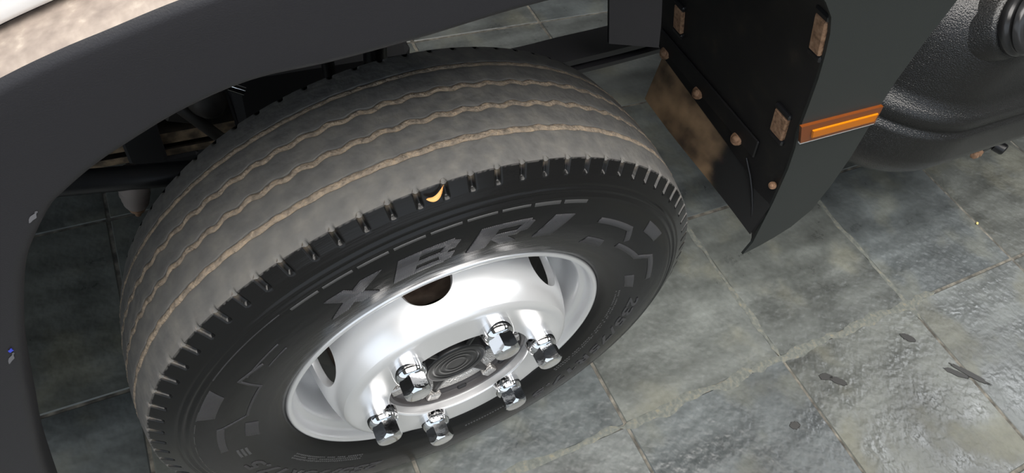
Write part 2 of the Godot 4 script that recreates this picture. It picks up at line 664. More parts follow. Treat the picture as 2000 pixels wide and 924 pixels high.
func make_sidewall(w: Node) -> void:
	var radii := []
	for k in SIDE.size() - 1:
		var n: int = 2 if SIDE[k].x < 0.252 else (3 if SIDE[k].x < 0.34 else 8)
		for i in n:
			radii.append(lerpf(SIDE[k].x, SIDE[k + 1].x, float(i) / n))
	radii.append(SIDE[-1].x)
	# smooth the profile
	var zs := []
	for r in radii:
		zs.append(side_z(r))
	for pass_ in 3:
		var t := zs.duplicate()
		for k in range(1, zs.size() - 1):
			t[k] = 0.25 * zs[k - 1] + 0.5 * zs[k] + 0.25 * zs[k + 1]
		zs = t
	var steps := 85 * 20
	var P := PackedVector3Array()
	var C := PackedColorArray()
	var n1 := fbm(101, 1.0, 3)
	for i in radii.size():
		var r: float = radii[i]
		var ridge: float = -0.0013 * exp(-pow((r - 0.3595) / 0.0013, 2.0)) - 0.0013 * exp(-pow((r - 0.3520) / 0.0013, 2.0)) + 0.0006 * exp(-pow((r - 0.3555) / 0.0016, 2.0)) + 0.0007 * exp(-pow((r - 0.3475) / 0.0012, 2.0)) - 0.0008 * exp(-pow((r - 0.2435) / 0.0012, 2.0)) - 0.0008 * exp(-pow((r - 0.2385) / 0.001, 2.0))
		for j in steps + 1:
			var a: float = TAU * (j % steps) / steps
			var nt := 0.0
			if r > 0.370:
				nt = notch(rad_to_deg(a)) * smoothstep(0.3715, 0.3735, r)
			var z: float = zs[i] + ridge - 0.0045 * nt
			P.append(Vector3(r * cos(a), r * sin(a), z))
			var dusty: float = nt * smoothstep(0.378, 0.387, r + 0.004 * n1.get_noise_3d(cos(a) * 40.0, sin(a) * 40.0, 0.0))
			var rag: float = smoothstep(0.3868, 0.3874, r + 0.0011 * n1.get_noise_3d(cos(a) * 60.0, sin(a) * 60.0, 3.0))
			var c := Color(0.009, 0.009, 0.0095).lerp(Color(0.15, 0.125, 0.095), dusty)
			C.append(c.lerp(Color(0.12, 0.115, 0.11), rag * 0.6))
	var g := Geo.new()
	g.grid(radii.size(), steps + 1, P, true, false, C)
	part("sidewall", g, M.polished_sidewall, w, "glossy black sidewall with raised lettering")
	var inner := Geo.new()
	var prof := []
	for k in range(SIDE.size() - 1, -1, -1):
		prof.append(Vector2(SIDE[k].x, -SIDE[k].y))
	inner.lathe(prof, 240)
	part("inner_sidewall", inner, M.dull_rubber, w)


# a raised four-cornered mark on the sidewall, corners (angle in degrees, radius) in order
func mark(g: Geo, q: Array, h := 0.0007) -> void:
	var na: int = clampi(int(absf(q[1].x - q[0].x) / 1.5) + 1, 1, 24)
	var nr: int = clampi(int(maxf(absf(q[3].y - q[0].y), absf(q[2].y - q[1].y)) / 0.006) + 1, 1, 8)
	var P := PackedVector3Array()
	for i in nr + 3:
		var fi: float = clampf(float(i - 1) / nr, 0.0, 1.0)
		for j in na + 3:
			var fj: float = clampf(float(j - 1) / na, 0.0, 1.0)
			var low: bool = i == 0 or j == 0 or i == nr + 2 or j == na + 2
			var top: Vector2 = q[0].lerp(q[1], fj)
			var bot: Vector2 = q[3].lerp(q[2], fj)
			var c: Vector2 = top.lerp(bot, fi)
			var a := deg_to_rad(c.x)
			P.append(Vector3(c.y * cos(a), c.y * sin(a), side_z(c.y) + (-0.0012 if low else h)))
	# orientation: make the normals point out along +z
	var d1: Vector2 = q[1] - q[0]
	var d2: Vector2 = q[3] - q[0]
	var cr: float = d1.x * d2.y - d1.y * d2.x
	g.grid(nr + 3, na + 3, P, false, cr < 0.0)


# a band along points (angle, radius), hw half its width in metres
func band(g: Geo, pts: Array, hw: float, h := 0.0007) -> void:
	for k in pts.size() - 1:
		var a: Vector2 = pts[k]
		var b: Vector2 = pts[k + 1]
		var sc: float = deg_to_rad(1.0) * (a.y + b.y) * 0.5
		var d := Vector2((b.x - a.x) * sc, b.y - a.y)
		var n := Vector2(-d.y, d.x).normalized() * hw
		var e := d.normalized() * hw * 0.6
		n.x /= sc
		e.x /= sc
		mark(g, [a - e + n, b + e + n, b + e - n, a - e - n], h)


func make_marks(w: Node) -> void:
	# the four large slanted letters over the top; a glyph is a list of quads in a unit box (u to the right, v up)
	var X := [[Vector2(0.0, 1), Vector2(0.36, 1), Vector2(0.68, 0.5), Vector2(0.32, 0.5)], [Vector2(0.64, 1), Vector2(1, 1), Vector2(0.68, 0.5), Vector2(0.32, 0.5)], [Vector2(0.32, 0.5), Vector2(0.68, 0.5), Vector2(0.36, 0), Vector2(0.0, 0)], [Vector2(0.32, 0.5), Vector2(0.68, 0.5), Vector2(1, 0), Vector2(0.64, 0)]]
	var B := [[Vector2(0, 1), Vector2(0.36, 1), Vector2(0.36, 0), Vector2(0, 0)], [Vector2(0.36, 1), Vector2(0.88, 1), Vector2(0.84, 0.8), Vector2(0.36, 0.8)], [Vector2(0.36, 0.58), Vector2(0.86, 0.58), Vector2(0.86, 0.42), Vector2(0.36, 0.42)], [Vector2(0.36, 0.2), Vector2(0.84, 0.2), Vector2(0.9, 0), Vector2(0.36, 0)], [Vector2(0.80, 0.98), Vector2(1.0, 0.86), Vector2(0.96, 0.60), Vector2(0.72, 0.56)], [Vector2(0.72, 0.44), Vector2(1.0, 0.40), Vector2(1.0, 0.12), Vector2(0.82, 0.02)]]
	var R := [[Vector2(0, 1), Vector2(0.36, 1), Vector2(0.36, 0), Vector2(0, 0)], [Vector2(0.36, 1), Vector2(0.90, 1), Vector2(0.86, 0.8), Vector2(0.36, 0.8)], [Vector2(0.36, 0.55), Vector2(0.90, 0.55), Vector2(0.86, 0.36), Vector2(0.36, 0.36)], [Vector2(0.82, 0.98), Vector2(1.0, 0.88), Vector2(1.0, 0.52), Vector2(0.78, 0.42)], [Vector2(0.36, 0.36), Vector2(0.66, 0.36), Vector2(1.0, 0), Vector2(0.66, 0)]]
	var Ib := [[Vector2(0, 1), Vector2(1, 1), Vector2(1, 0), Vector2(0, 0)]]
	for s in [[X, 124.2, 112.2], [B, 109.0, 96.4], [R, 92.6, 80.6], [Ib, 76.2, 71.2]]:
		var g := Geo.new()
		var ol := Geo.new()
		for q in s[0]:
			var o := []
			for c in q:
				o.append(Vector2(lerpf(s[1], s[2], c.x) + 3.0 * (0.5 - c.y), 0.2880 + 0.0355 * c.y - 0.000 * c.x))
			mark(g, o, 0.0009)
		part("raised_letter", g, M.raised_rubber, w)
	# the folded-band emblems beside the word and the six-sided blocks
	var e := Geo.new()
	band(e, [Vector2(60.5, 0.3155), Vector2(48.0, 0.3155), Vector2(44.2, 0.300)], 0.0042)
	band(e, [Vector2(44.4, 0.2865), Vector2(31.6, 0.2935)], 0.0042)
	band(e, [Vector2(31.0, 0.296), Vector2(27.4, 0.3125), Vector2(14.8, 0.3090)], 0.0040)
	mark(e, [Vector2(59.0, 0.2850), Vector2(51.7, 0.2850), Vector2(50.0, 0.2710), Vector2(59.4, 0.2710)])
	mark(e, [Vector2(44.0, 0.3385), Vector2(34.8, 0.3395), Vector2(34.2, 0.3245), Vector2(42.2, 0.3225)])
	mark(e, [Vector2(20.5, 0.2850), Vector2(12.5, 0.2850), Vector2(14.5, 0.2710), Vector2(22.0, 0.2710)])
	part("emblem_mark", e, M.raised_rubber, w)
	e = Geo.new()
	band(e, [Vector2(142.5, 0.3093), Vector2(148.6, 0.3190), Vector2(151.3, 0.2881), Vector2(164.6, 0.2863), Vector2(168.4, 0.3150)], 0.0016)
	band(e, [Vector2(168.4, 0.3150), Vector2(179.9, 0.3145)], 0.0042)
	mark(e, [Vector2(151.8, 0.3430), Vector2(162.6, 0.3425), Vector2(162.5, 0.3238), Vector2(154.4, 0.3235)])
	mark(e, [Vector2(168.6, 0.2868), Vector2(176.0, 0.2868), Vector2(178.8, 0.2706), Vector2(170.6, 0.2706)])
	band(e, [Vector2(129.0, 0.3465), Vector2(148.6, 0.3462)], 0.0007)
	band(e, [Vector2(135.8, 0.3150), Vector2(147.0, 0.3138)], 0.0008)
	band(e, [Vector2(136.5, 0.3010), Vector2(143.0, 0.2990)], 0.0008)
	part("emblem_mark", e, M.raised_rubber, w)
	# broken line round the shoulder
	var d := Geo.new()
	for k in 9:
		var a0: float = 127.0 - 6.6 * k
		d = Geo.new()
		mark(d, [Vector2(a0, 0.3440), Vector2(a0 - 5.7, 0.3440), Vector2(a0 - 5.7, 0.3412 if k < 7 else 0.3395), Vector2(a0, 0.3412 if k < 7 else 0.3395)], 0.0006)
		part("dash_mark", d, M.mark_rubber, w)
	d = Geo.new()
	for k in 40:
		var a0: float = -2.0 - 5.0 * k
		mark(d, [Vector2(a0, 0.3432), Vector2(a0 - 3.6, 0.3432), Vector2(a0 - 3.6, 0.3424), Vector2(a0, 0.3424)], 0.0004)
	part("fine_dashes", d, M.mark_rubber, w).set_meta("kind", "stuff")
	# size lettering, tops outward, read clockwise
	size_text(w, -112.5, -166.5, 0.2885, 0.0215)
	size_text(w, 4.5, -55.0, 0.2870, 0.0190)
	# rows of lettering too small to read
	var t := Geo.new()
	for row in 3:
		for k in 34:
			if rng.randf() < 0.16:
				continue
			var a0: float = -122.5 - 0.95 * k
			var r0: float = 0.2585 + 0.0042 * row
			var tall: float = rng.randf_range(0.0016, 0.0026)
			mark(t, [Vector2(a0, r0 + tall), Vector2(a0 - 0.6, r0 + tall), Vector2(a0 - 0.6, r0), Vector2(a0, r0)], 0.0005)
	for row in 2:
		for k in 46:
			if rng.randf() < 0.14:
				continue
			var a0: float = 12.5 - 1.15 * k
			var r0: float = 0.2590 + 0.0045 * row
			var tall: float = rng.randf_range(0.0015, 0.0027)
			mark(t, [Vector2(a0, r0 + tall), Vector2(a0 - 0.7, r0 + tall), Vector2(a0 - 0.7, r0), Vector2(a0, r0)], 0.0005)
	for row in 3:
		for k in 6:
			var a0: float = -172.0 - 0.9 * k - row * 0.3
			var r0: float = 0.290 + 0.005 * row
			mark(t, [Vector2(a0, r0 + 0.003), Vector2(a0 - 0.55, r0 + 0.003), Vector2(a0 - 0.55, r0), Vector2(a0, r0)], 0.0005)
	for k in 22:
		var a0: float = -57.0 - 1.1 * k
		mark(t, [Vector2(a0, 0.2715), Vector2(a0 - 0.7, 0.2715), Vector2(a0 - 0.7, 0.2690), Vector2(a0, 0.2690)], 0.0005)
	part("small_lettering", t, M.mark_rubber, w).set_meta("kind", "stuff")


func size_text(w: Node, from_deg: float, to_deg: float, r0: float, tall: float) -> void:
	var tm := TextMesh.new()
	var f := SystemFont.new()
	f.font_names = PackedStringArray(["Droid Sans"])
	f.font_weight = 700
	tm.font = f
	tm.text = "235/75R17.5"
	tm.font_size = 48
	tm.pixel_size = 0.01
	tm.depth = 0.02
	var arr := tm.get_mesh_arrays()
	var v: PackedVector3Array = arr[Mesh.ARRAY_VERTEX]
	if v.is_empty():
		print("no text")
		return
	var lo := Vector3(1e9, 1e9, 1e9)
	var hi := -lo
	for p in v:
		lo = lo.min(p)
		hi = hi.max(p)
	var idx: PackedInt32Array = arr[Mesh.ARRAY_INDEX] if arr[Mesh.ARRAY_INDEX] != null else PackedInt32Array(range(v.size()))
	var q := PackedVector3Array()
	for p in v:
		var fx: float = (p.x - lo.x) / (hi.x - lo.x)
		var fy: float = (p.y - lo.y) / (hi.y - lo.y)
		var a: float = deg_to_rad(lerpf(from_deg, to_deg, fx) + 1.6 * (0.5 - fy))
		var r: float = r0 + tall * fy
		q.append(Vector3(r * cos(a), r * sin(a), side_z(r) + (0.0009 if p.z > 0.0 else -0.001)))
	var st := SurfaceTool.new()
	st.begin(Mesh.PRIMITIVE_TRIANGLES)
	st.set_smooth_group(-1)
	for k in idx:
		st.add_vertex(q[k])
	st.generate_normals()
	put_mesh("size_lettering", st.commit(), M.raised_rubber, w)


# points of the wheel disc's slope by arc share s (0 = rim of the flat face, 1 = at the barrel)
const SLOPE := [Vector2(0.1660, 0.1240), Vector2(0.1715, 0.1150), Vector2(0.1765, 0.1030), Vector2(0.1810, 0.0880), Vector2(0.1845, 0.0710), Vector2(0.1875, 0.0520), Vector2(0.1900, 0.0330), Vector2(0.1925, 0.0130), Vector2(0.1945, -0.0080)]

func slope_at(s: float) -> Vector2:
	var f: float = clampf(s, 0.0, 1.0) * (SLOPE.size() - 1)
	var k: int = mini(int(f), SLOPE.size() - 2)
	var p0: Vector2 = SLOPE[maxi(k - 1, 0)]
	var p3: Vector2 = SLOPE[mini(k + 2, SLOPE.size() - 1)]
	return SLOPE[k].cubic_interpolate(SLOPE[k + 1], p0, p3, f - k)


func make_rim(truck: Node) -> MeshInstance3D:
	# the wheel part's own mesh is the rim barrel with its rolled edge; everything else on the wheel is below it
	var g := Geo.new()
	g.lathe([Vector2(0.2325, 0.0860), Vector2(0.2338, 0.0900), Vector2(0.2340, 0.0950), Vector2(0.2332, 0.0985), Vector2(0.2315, 0.1008), Vector2(0.2290, 0.1014), Vector2(0.2268, 0.1004), Vector2(0.2252, 0.0980), Vector2(0.2245, 0.0940), Vector2(0.2242, 0.0880), Vector2(0.2232, 0.0830), Vector2(0.2205, 0.0795), Vector2(0.2170, 0.0775), Vector2(0.2150, 0.0750), Vector2(0.2142, 0.0700), Vector2(0.2135, 0.0560), Vector2(0.2125, 0.0400), Vector2(0.2118, 0.0300), Vector2(0.2090, 0.0225), Vector2(0.2045, 0.0160), Vector2(0.1990, 0.0100), Vector2(0.1965, 0.0020), Vector2(0.1955, -0.0200), Vector2(0.1955, -0.06), Vector2(0.21, -0.075), Vector2(0.225, -0.095)], 256, true)
	var w := part("wheel", g, M.silver_paint, truck, "silver steel front wheel with chrome nuts and a black worn tyre")
	var ax := Vector3(sin(0.0053) * cos(0.0099), sin(0.0099), cos(0.0053) * cos(0.0099))
	var e1 := Vector3(cos(0.0053), 0, -sin(0.0053))
	w.transform = Transform3D(Basis(e1, ax.cross(e1), ax), Vector3(0, HUB, 0))
	# disc
	var d := Geo.new()
	d.lathe([Vector2(0.1050, 0.1120), Vector2(0.1050, 0.1275), Vector2(0.1056, 0.1292), Vector2(0.1072, 0.1300), Vector2(0.1072, 0.1300), Vector2(0.13, 0.1300), Vector2(0.1530, 0.1300), Vector2(0.1575, 0.1294), Vector2(0.1615, 0.1278), Vector2(0.1642, 0.1258), Vector2(0.1660, 0.1240)], 240)
	for k in 6:
		var a0: float = deg_to_rad(43.5 + 60.0 * k)
		# ring grid from the sector's edge to the hole's edge
		var n := 72
		var rings := 10
		var P := PackedVector3Array()
		var rim_pts := []
		for i in rings + 1:
			var f: float = float(i) / rings
			for j in n + 1:
				var t: float = TAU * (j % n) / n
				var c := Vector2(cos(t), sin(t))
				var mx: float = maxf(absf(c.x), absf(c.y))
				var outer := Vector2(30.0 * c.x / mx, (0.5 if c.y > 0.0 else 0.5) * c.y / mx)
				var hole := Vector2(10.6 * c.x * (1.0 - 0.12 * c.y), 0.045 + (0.275 if c.y < 0.0 else 0.30) * c.y)
				var q: Vector2 = outer.lerp(hole, pow(f, 0.8))
				var sp := slope_at(q.y + 0.5)
				var a: float = a0 + deg_to_rad(q.x)
				P.append(Vector3(sp.x * cos(a), sp.x * sin(a), sp.y))
		# smooth surface normals from the slope itself
		var from := d.V.size()
		d.grid(rings + 1, n + 1, P, true, false)
		for i in range(from, d.V.size()):
			var p := d.V[i]
			var r := Vector2(p.x, p.y).length()
			var best := 0
			for m in SLOPE.size() - 1:
				if p.z <= SLOPE[m].y and p.z >= SLOPE[m + 1].y:
					best = m
			var t0: Vector2 = SLOPE[mini(best + 1, SLOPE.size() - 1)] - SLOPE[maxi(best - 0, 0)]
			var ta: Vector2 = SLOPE[best] - SLOPE[maxi(best - 1, 0)] if best > 0 else t0
			var tb: Vector2 = SLOPE[mini(best + 2, SLOPE.size() - 1)] - SLOPE[mini(best + 1, SLOPE.size() - 2)]
			var fr: float = clampf((SLOPE[best].y - p.z) / maxf(SLOPE[best].y - SLOPE[best + 1].y, 1e-5), 0, 1)
			var tg: Vector2 = (ta.normalized() + t0.normalized()).lerp(t0.normalized() + tb.normalized(), fr).normalized()
			var nr := Vector2(-tg.y, tg.x)
			d.N[i] = Vector3(nr.x * p.x / r, nr.x * p.y / r, nr.y).normalized()
		# the hole's wall
		var W := PackedVector3Array()
		for dep in [0.0, 0.0015, 0.010]:
			for j in n + 1:
				var p: Vector3 = P[rings * (n + 1) + j]
				var rd := Vector3(p.x, p.y, 0).normalized()
				var mid := Vector3(cos(a0), sin(a0), 0) * 0.183 + Vector3(0, 0, 0.075)
				var inset := (mid - p).normalized() * minf(dep, 0.0015) * 0.6
				W.append(p - rd * dep * 0.93 - Vector3(0, 0, 1) * dep * 0.3 + inset)
		d.grid(3, n + 1, W, true, false)
	part("wheel_disc", d, M.silver_paint, w, "silver wheel disc with oval holes")
	return w


func make_hub(w: Node) -> void:
	# brake drum seen through the holes
	var g := Geo.new()
	g.lathe([Vector2(0.09, 0.052), Vector2(0.135, 0.050), Vector2(0.150, 0.046), Vector2(0.158, 0.036), Vector2(0.160, 0.02), Vector2(0.160, 0.02), Vector2(0.160, -0.10), Vector2(0.172, -0.105), Vector2(0.172, -0.14), Vector2(0.03, -0.14)], 160)
	part("brake_drum", g, M.rusty_drum, w, "rusty brown brake drum behind the oval holes")
	# flange ring behind the disc's centre hole, with notches
	g = Geo.new()
	g.lathe([Vector2(0.0, 0.070), Vector2(0.080, 0.070), Vector2(0.083, 0.074), Vector2(0.084, 0.1035), Vector2(0.084, 0.1035), Vector2(0.092, 0.1035), Vector2(0.0925, 0.1060), Vector2(0.0990, 0.1075), Vector2(0.0995, 0.108), Vector2(0.0995, 0.116), Vector2(0.1005, 0.117), Vector2(0.1046, 0.117)], 180)
	for k in 8:
		var a: float = deg_to_rad(-78.0 + 45.0 * k)
		var nb := Geo.new()
		nb.box(Vector3(cos(a) * 0.0985, sin(a) * 0.0985, 0.106), Vector3(0.008, 0.015, 0.010), 0.002, Basis(Vector3.BACK, a))
		part("flange_notch", nb, M.black_matt, w)
	part("hub_flange", g, M.hub_grey, w)
	# hub barrel
	g = Geo.new()
	g.lathe([Vector2(0.0, 0.0850), Vector2(0.050, 0.0850), Vector2(0.0560, 0.0870), Vector2(0.0630, 0.0925), Vector2(0.0740, 0.1030), Vector2(0.0780, 0.1055), Vector2(0.0820, 0.1065), Vector2(0.084, 0.1055)], 120)
	part("hub_body", g, M.cast_hub, w, "rough cast grey hub body")
	for k in 6:
		var a: float = deg_to_rad(-48.0 + 60.0 * k)
		var rib := Geo.new()
		rib.box(Vector3(0.064, 0, 0.1), Vector3(0.040, 0.0085, 0.022), 0.003, Basis.IDENTITY)
		var r := part("hub_rib", rib, M.hub_black, w)
		r.rotation.z = a
		var bl := Geo.new()
		bl.box(Vector3(0.0910, 0, 0.102), Vector3(0.0165, 0.02, 0.026), 0.002, Basis.IDENTITY)
		var b := part("hub_lug", bl, M.cast_hub, w)
		b.rotation.z = a
	# grease cap with rings
	g = Geo.new()
	var prof := [Vector2(0.0, 0.1105)]
	for k in 60:
		var r: float = 0.0008 + 0.0425 * k / 59.0
		var z: float = 0.1105
		for q in [[0.016, 0.0006], [0.024, 0.0006], [0.033, 0.0008]]:
			z += q[1] * exp(-pow((r - q[0]) / 0.0016, 2.0))
		if r > 0.037:
			z += 0.0012
		prof.append(Vector2(r, z))
	prof.append_array([Vector2(0.0455, 0.1112), Vector2(0.0468, 0.1095), Vector2(0.0472, 0.1060), Vector2(0.0472, 0.084)])
	g.lathe(prof, 120)
	part("grease_cap", g, M.hub_black, w, "black grease cap with rings")


func make_nut(w: Node) -> void:
	var g := Geo.new()
	# collar
	g.lathe([Vector2(0.0216, 0.1300), Vector2(0.0218, 0.1330), Vector2(0.0217, 0.1370), Vector2(0.0212, 0.1410), Vector2(0.0203, 0.1445), Vector2(0.0188, 0.1475), Vector2(0.0165, 0.1495)], 72, true)
	# hexagon with rounded top and bottom chamfers
	var ap := 0.0166
	var P := PackedVector3Array()
	for side in 6:
		var a0: float = TAU * side / 6.0
		var f0 := Geo.new()
		var Q := PackedVector3Array()
		var nn := 12
		for i in 7:
			for j in nn + 1:
				var t: float = lerpf(-PI / 6.0, PI / 6.0, float(j) / nn)
				var edge: float = ap / cos(t)
				var lift: float = (edge - ap) * 1.5
				var z0: float = 0.1465 + lift
				var z1: float = 0.1700 - lift * 0.8
				var z: float = lerpf(z0, z1, clampf((i - 1) / 4.0, 0.0, 1.0))
				var r: float = edge
				if i == 0:
					r = ap * 0.985
					z = 0.1450
				if i == 6:
					r = 0.0150
					z = 0.1712
				Q.append(Vector3(r * cos(a0 + t), r * sin(a0 + t), z))
		# middle rows flat, ends as separate smooth strips
		var flat := Q.slice(nn + 1, 6 * (nn + 1))
		f0.grid(5, nn + 1, flat, false, true)
		var fn := Vector3(cos(a0), sin(a0), 0)
		for k in f0.N.size():
			f0.N[k] = fn
		add_geo(g, f0)
		for e in [0, 5]:
			var f1 := Geo.new()
			f1.grid(2, nn + 1, Q.slice(e * (nn + 1), (e + 2) * (nn + 1)), false, true)
			add_geo(g, f1)
	# end face
	g.lathe([Vector2(0.0, 0.1724), Vector2(0.007, 0.1723), Vector2(0.0125, 0.1719), Vector2(0.0150, 0.1712)], 72)
	var shape := g.mesh()
	for k in 6:
		var a: float = deg_to_rad(73.5 - 60.0 * k)
		var o := put_mesh("lug_nut", shape, M.chrome, w, "chrome lug nut" if k == 0 else "")
		o.position = Vector3(cos(a) * 0.1212, sin(a) * 0.1212, 0.0)
		o.rotation.z = [0.35, 0.62, 0.12, 0.5, 0.25, 0.3][k]
		if k:
			o.set_meta("label", "chrome lug nut")


func add_geo(g: Geo, o: Geo) -> void:
	var base := g.V.size()
	g.V.append_array(o.V)
	g.N.append_array(o.N)
	g.C.append_array(o.C)
	g.U.append_array(o.U)
	for i in o.I:
		g.I.append(base + i)


# ---------------------------------------------------------------- fender, cab
func resample(pts: Array, n: int) -> PackedVector2Array:
	var c := Curve2D.new()
	for k in pts.size():
		var p: Vector2 = pts[k]
		var tn: Vector2 = (pts[mini(k + 1, pts.size() - 1)] - pts[maxi(k - 1, 0)]) / 6.0
		c.add_point(p, -tn, tn)
	c.bake_interval = 0.002
	var out := PackedVector2Array()
	var l := c.get_baked_length()
	for k in n:
		out.append(c.sample_baked(l * k / (n - 1.0), true))
	return out


func make_fender(truck: Node) -> void:
	var A := resample([Vector2(-0.49, 0.42), Vector2(-0.462, 0.555), Vector2(-0.442, 0.634), Vector2(-0.425, 0.699), Vector2(-0.409, 0.755), Vector2(-0.392, 0.806), Vector2(-0.377, 0.846), Vector2(-0.363, 0.873), Vector2(-0.342, 0.904), Vector2(-0.327, 0.918), Vector2(-0.308, 0.933), Vector2(-0.287, 0.946), Vector2(-0.249, 0.966), Vector2(-0.206, 0.980), Vector2(-0.157, 0.984), Vector2(-0.099, 0.992), Vector2(-0.022, 1.005), Vector2(0.07, 1.012), Vector2(0.2, 1.005)], 140)
	var B := resample([Vector2(-0.60, 0.42), Vector2(-0.585, 0.56), Vector2(-0.56, 0.69), Vector2(-0.52, 0.80), Vector2(-0.47, 0.885), Vector2(-0.42, 0.945), Vector2(-0.37, 0.982), Vector2(-0.324, 1.004), Vector2(-0.294, 1.016), Vector2(-0.273, 1.023), Vector2(-0.234, 1.036), Vector2(-0.18, 1.05), Vector2(-0.1, 1.064), Vector2(0.0, 1.072), Vector2(0.1, 1.072), Vector2(0.2, 1.068)], 140)
	var sec := []   # (which curve, offset along the outward normal, z)
	for q in [[0, -0.0095, 0.100], [0, -0.0095, 0.124], [0, -0.0092, 0.129], [0, -0.0080, 0.1335], [0, -0.0058, 0.1372], [0, -0.003, 0.1392], [0, 0.0, 0.1400], [2, 0.33, 0.1405], [2, 0.66, 0.1405], [1, -0.010, 0.1400], [1, -0.006, 0.1388], [1, -0.0028, 0.1362], [1, -0.0008, 0.1325], [1, 0.0, 0.1280], [1, 0.0, 0.118], [1, 0.0, 0.100]]:
		sec.append(q)
	var P := PackedVector3Array()
	var n := A.size()
	for s in sec:
		for j in n:
			var p: Vector2
			if s[0] == 2:
				p = A[j].lerp(B[j], s[1])
			else:
				var c: PackedVector2Array = A if s[0] == 0 else B
				var t: Vector2 = (c[mini(j + 1, n - 1)] - c[maxi(j - 1, 0)]).normalized()
				p = c[j] + Vector2(-t.y, t.x) * s[1]
			P.append(Vector3(p.x, p.y, s[2]))
	var g := Geo.new()
	g.grid(12, n, P.slice(0, 12 * n), false, true)
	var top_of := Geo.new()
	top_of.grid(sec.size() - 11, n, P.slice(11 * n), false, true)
	# back of the shell
	var K := PackedVector3Array()
	for s in [1, 0]:
		for j in n:
			var q: Vector2 = (B if s == 1 else A)[j]
			K.append(Vector3(q.x, q.y, 0.1))
	g.grid(2, n, K, false, true)
	var f := part("front_fender", g, M.fender_plastic, truck, "dark grey plastic wheel arch flare over the front wheel")
	part("flare_ledge", top_of, M.sheen_dust_ledge, f, "beige top ledge of the flare, dust and painted sheen")
	for q in [[Vector3(-0.4100, 0.752, 0.1398), 0.008, M.scuff_grey, 1.05], [Vector3(-0.4065, 0.763, 0.1402), 0.003, M.blue_mark, 1.1], [Vector3(-0.346, 0.8985, 0.1398), 0.006, M.scuff_grey, 0.9]]:
		var sg := Geo.new()
		var ring := []
		for k in 12:
			var a := TAU * k / 12.0
			ring.append(q[0] + Basis(Vector3.BACK, q[3]) * Vector3(cos(a) * q[1], sin(a) * 0.0013 * (1.0 + 0.5 * sin(k * 2.3)), 0.0006))
		sg.fan(ring, Vector3.BACK)
		part("paint_scuff", sg, q[2], f)
	# dark liner over the wheel
	var L := PackedVector3Array()
	for z in [0.102, -0.2, -0.44]:
		for j in range(72, n):
			L.append(Vector3(A[j].x, A[j].y + 0.014, z))
	var lg := Geo.new()
	lg.grid(3, n - 72, L, false, true)
	part("arch_liner", lg, M.black_matt, f)
	# white cab side above the flare
	var W := PackedVector3Array()
	for s in [[0.0, 0.088], [0.0006, 0.098], [0.0015, 0.1035], [0.0035, 0.1072], [0.0065, 0.1088], [0.011, 0.1095], [0.05, 0.113], [0.3, 0.125]]:
		for j in n:
			var t: Vector2 = (B[mini(j + 1, n - 1)] - B[maxi(j - 1, 0)]).normalized()
			var p: Vector2 = B[j] + Vector2(-t.y, t.x) * (s[0] + 0.001)
			W.append(Vector3(p.x, p.y, s[1]))
	for j in n:   # on to the roof line
		var p := B[j]
		W.append(Vector3(lerpf(-1.35, 0.2, j / (n - 1.0)), 2.35, 0.05))
	var wg := Geo.new()
	wg.grid(9, n, W, false, true)
	part("cab_side", wg, M.white_paint, truck, "white cab side above the dark flare")
	# the cab's body behind its skin
	var cb := Geo.new()
	cb.box(Vector3(-0.55, 1.72, -0.97), Vector3(1.5, 1.3, 1.9), 0.05)
	part("cab_body", cb, M.white_paint, truck)


